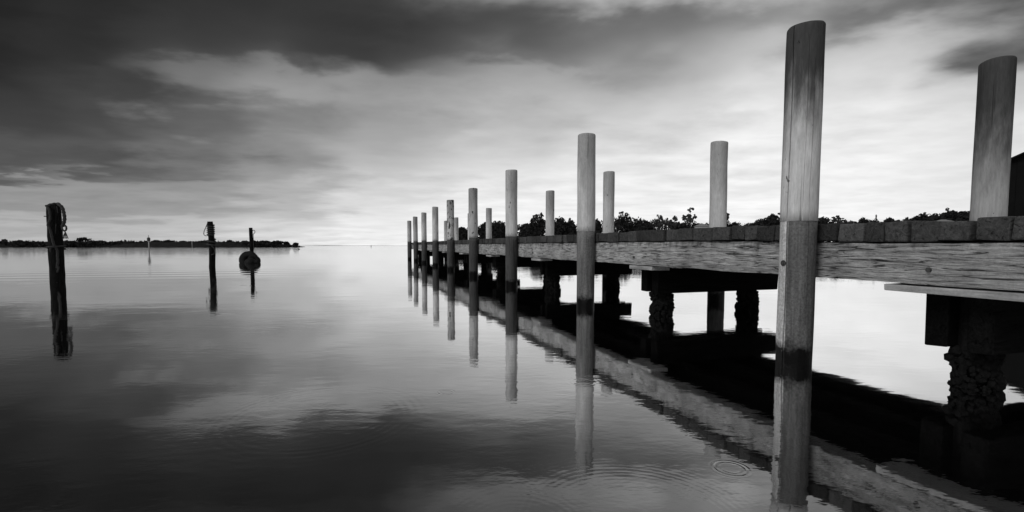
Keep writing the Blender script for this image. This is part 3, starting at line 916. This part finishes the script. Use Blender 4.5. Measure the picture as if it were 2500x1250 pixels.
Y2_ = 26.2
p2, X2_, z2_ = post('mooring_post', 516, Y2_, 541, .155, 'thin bent mooring post wound with rope, middle of three', 2, .035)
L2 = (X2_, Y2_, 0)
def q2s(l, d=-.17): return [(east(a, Y2_, b) - X2_, d, lift(b, Y2_)) for a, b in l]
rope('mooring_rope', wind(.17, z2_ - .18, z2_ - .75, 5, 40), .032, 'rope wound round the head of the thin bent post', L2)
rope('mooring_rope', wind(.185, z2_ - .95, z2_ - 1.3, 2, 18), .045, 'thick rope turns round the middle of the thin bent post', L2)
rope('mooring_rope', q2s([(511, 546), (507, 556), (503, 566), (503, 573), (508, 576), (513, 575)]), .018, 'thin loop of line left of the thin bent post', L2)
rope('mooring_rope', q2s([(521, 600), (527, 606), (529, 614), (526, 620), (521, 622)]), .022, 'slack loop of line right of the thin bent post', L2)

Y3_ = 33.5
p3, X3_, z3_ = post('mooring_post', 613.5, Y3_, 556, .125, 'slim mooring post standing among old tyres', 3, .015)
L3 = (X3_, Y3_, 0)
def q3s(l, d=-.14): return [(east(a, Y3_, b) - X3_, d, lift(b, Y3_)) for a, b in l]
rope('mooring_rope', q3s([(617, 571), (620, 572), (624, 569), (625, 565), (622, 562), (618, 564)]), .022, 'small ring of line at the top of the slim post', L3)
rope('mooring_rope', q3s([(621, 572), (621.5, 590), (622, 611)]), .016, 'straight line hanging from the ring to the tyres', L3)

def tyre(rad_, tube_, name, lab, loc, rot):
    v = []; f = []; n, m_ = 36, 14
    for i in range(n):
        a = 2 * math.pi * i / n
        for k in range(m_):
            b = 2 * math.pi * k / m_
            cb, sb = math.cos(b), math.sin(b)
            cb = math.copysign(abs(cb) ** .7, cb); sb = math.copysign(abs(sb) ** .7, sb)
            if k in (0, 1, m_ - 1) and i % 2: cb *= .94       # tread blocks
            rr = rad_ - tube_ + tube_ * cb
            v.append((rr * math.cos(a), rr * math.sin(a), tube_ * .95 * sb))
    for i in range(n):
        for k in range(m_):
            i2, k2 = (i + 1) % n, (k + 1) % m_
            f.append((i * m_ + k, i2 * m_ + k, i2 * m_ + k2, i * m_ + k2))
    o = link(name, v, f, M['rubber'], None, True, loc)
    o.rotation_euler = rot
    return tag(o, lab, 'tyre', 'old tyres hung on the slim post')
tyre(.62, .24, 'tyre', 'large old tyre leaning on the slim post, left one', (X3_ - .02, Y3_ - .34, .20), (R(76), R(6), R(8)))
tyre(.42, .17, 'tyre', 'smaller old tyre facing out beside the larger tyre', (X3_ + .54, Y3_ - .72, .14), (R(58), R(14), R(30)))
# float with a pointed nose beside the tyres
v = []; f = []
prof = [(-.34, .0), (-.33, .12), (-.24, .26), (-.08, .33), (.10, .33), (.24, .27), (.33, .15), (.37, .07), (.52, .05), (.56, .0)]
for (a, r) in prof:
    for k in range(16):
        v.append((a, r * math.cos(k * math.pi / 8), r * math.sin(k * math.pi / 8)))
for i in range(len(prof) - 1):
    for k in range(16):
        f.append((i * 16 + k, i * 16 + (k + 1) % 16, (i + 1) * 16 + (k + 1) % 16, (i + 1) * 16 + k))
o = tag(link('float_buoy', v, f, M['rubber'], None, True, (X3_ + .60, Y3_ - 1.3, .02)), 'dark rounded float with a pointed nose right of the tyres', 'buoy')
o.rotation_euler = (0, R(-4), R(-12))

# ------------------------------------------------------------------ channel markers and specks on the water
def marker(px, Y, y_top, r, lab, head):
    X = east(px, Y); zt = lift(y_top, Y)
    t = thing('channel_marker', (X, Y, 0))
    zh = zt - (1.45 if head else .0)
    MB().tube([(0, 0, -1), (0, 0, zh)], [r, r * .9], 10).build('pole', M['marker'], t, True)
    if head:
        MB().tube([(0, 0, zh), (0, 0, zh + .12), (0, 0, zh + .75), (0, 0, zh + .95)], [.30, .36, .36, .14], 12).build('lantern_housing', M['iron'], t)
        MB().tube([(0, 0, zh + .9), (0, 0, zt - .1)], [.03, .03], 6).build('mast', M['iron'], t)
        MB().tube([(0, 0, zt - .28), (0, 0, zt)], [.12, .07], 8).build('lamp', M['marker'], t)
    tag(t, lab, 'marker', 'channel markers in front of the island')
marker(363.5, 122, 574.5, .14, 'channel marker pole with a dark lantern head', True)
marker(469, 280, 588, .17, 'thin plain pale marker pole before the island', False)
def small_float(px, Y, name, lab, prof, cat):
    v = []; f = []
    for (r, z) in prof: v += [(r * math.cos(k * math.pi / 6), r * math.sin(k * math.pi / 6), z) for k in range(12)]
    for i in range(len(prof) - 1):
        for k in range(12): f.append((i * 12 + k, i * 12 + (k + 1) % 12, (i + 1) * 12 + (k + 1) % 12, (i + 1) * 12 + k))
    tag(link(name, v, f, M['rubber'], None, True, (east(px, Y), Y, 0)), lab, cat)
small_float(729.5, 142, 'mooring_buoy', 'tiny dark buoy floating off the right tip of the island',
            [(.02, -.2), (.25, -.15), (.34, 0), (.30, .12), (.12, .18), (.06, .20), (.06, .30), (.0, .32)], 'buoy')
small_float(906, 380, 'spar_buoy', 'tiny spar buoy standing on the horizon left of the jetty end',
            [(.02, -.4), (.30, -.2), (.32, .1), (.20, .3), (.16, 1.0), (.10, 1.5), (.0, 1.55)], 'buoy')
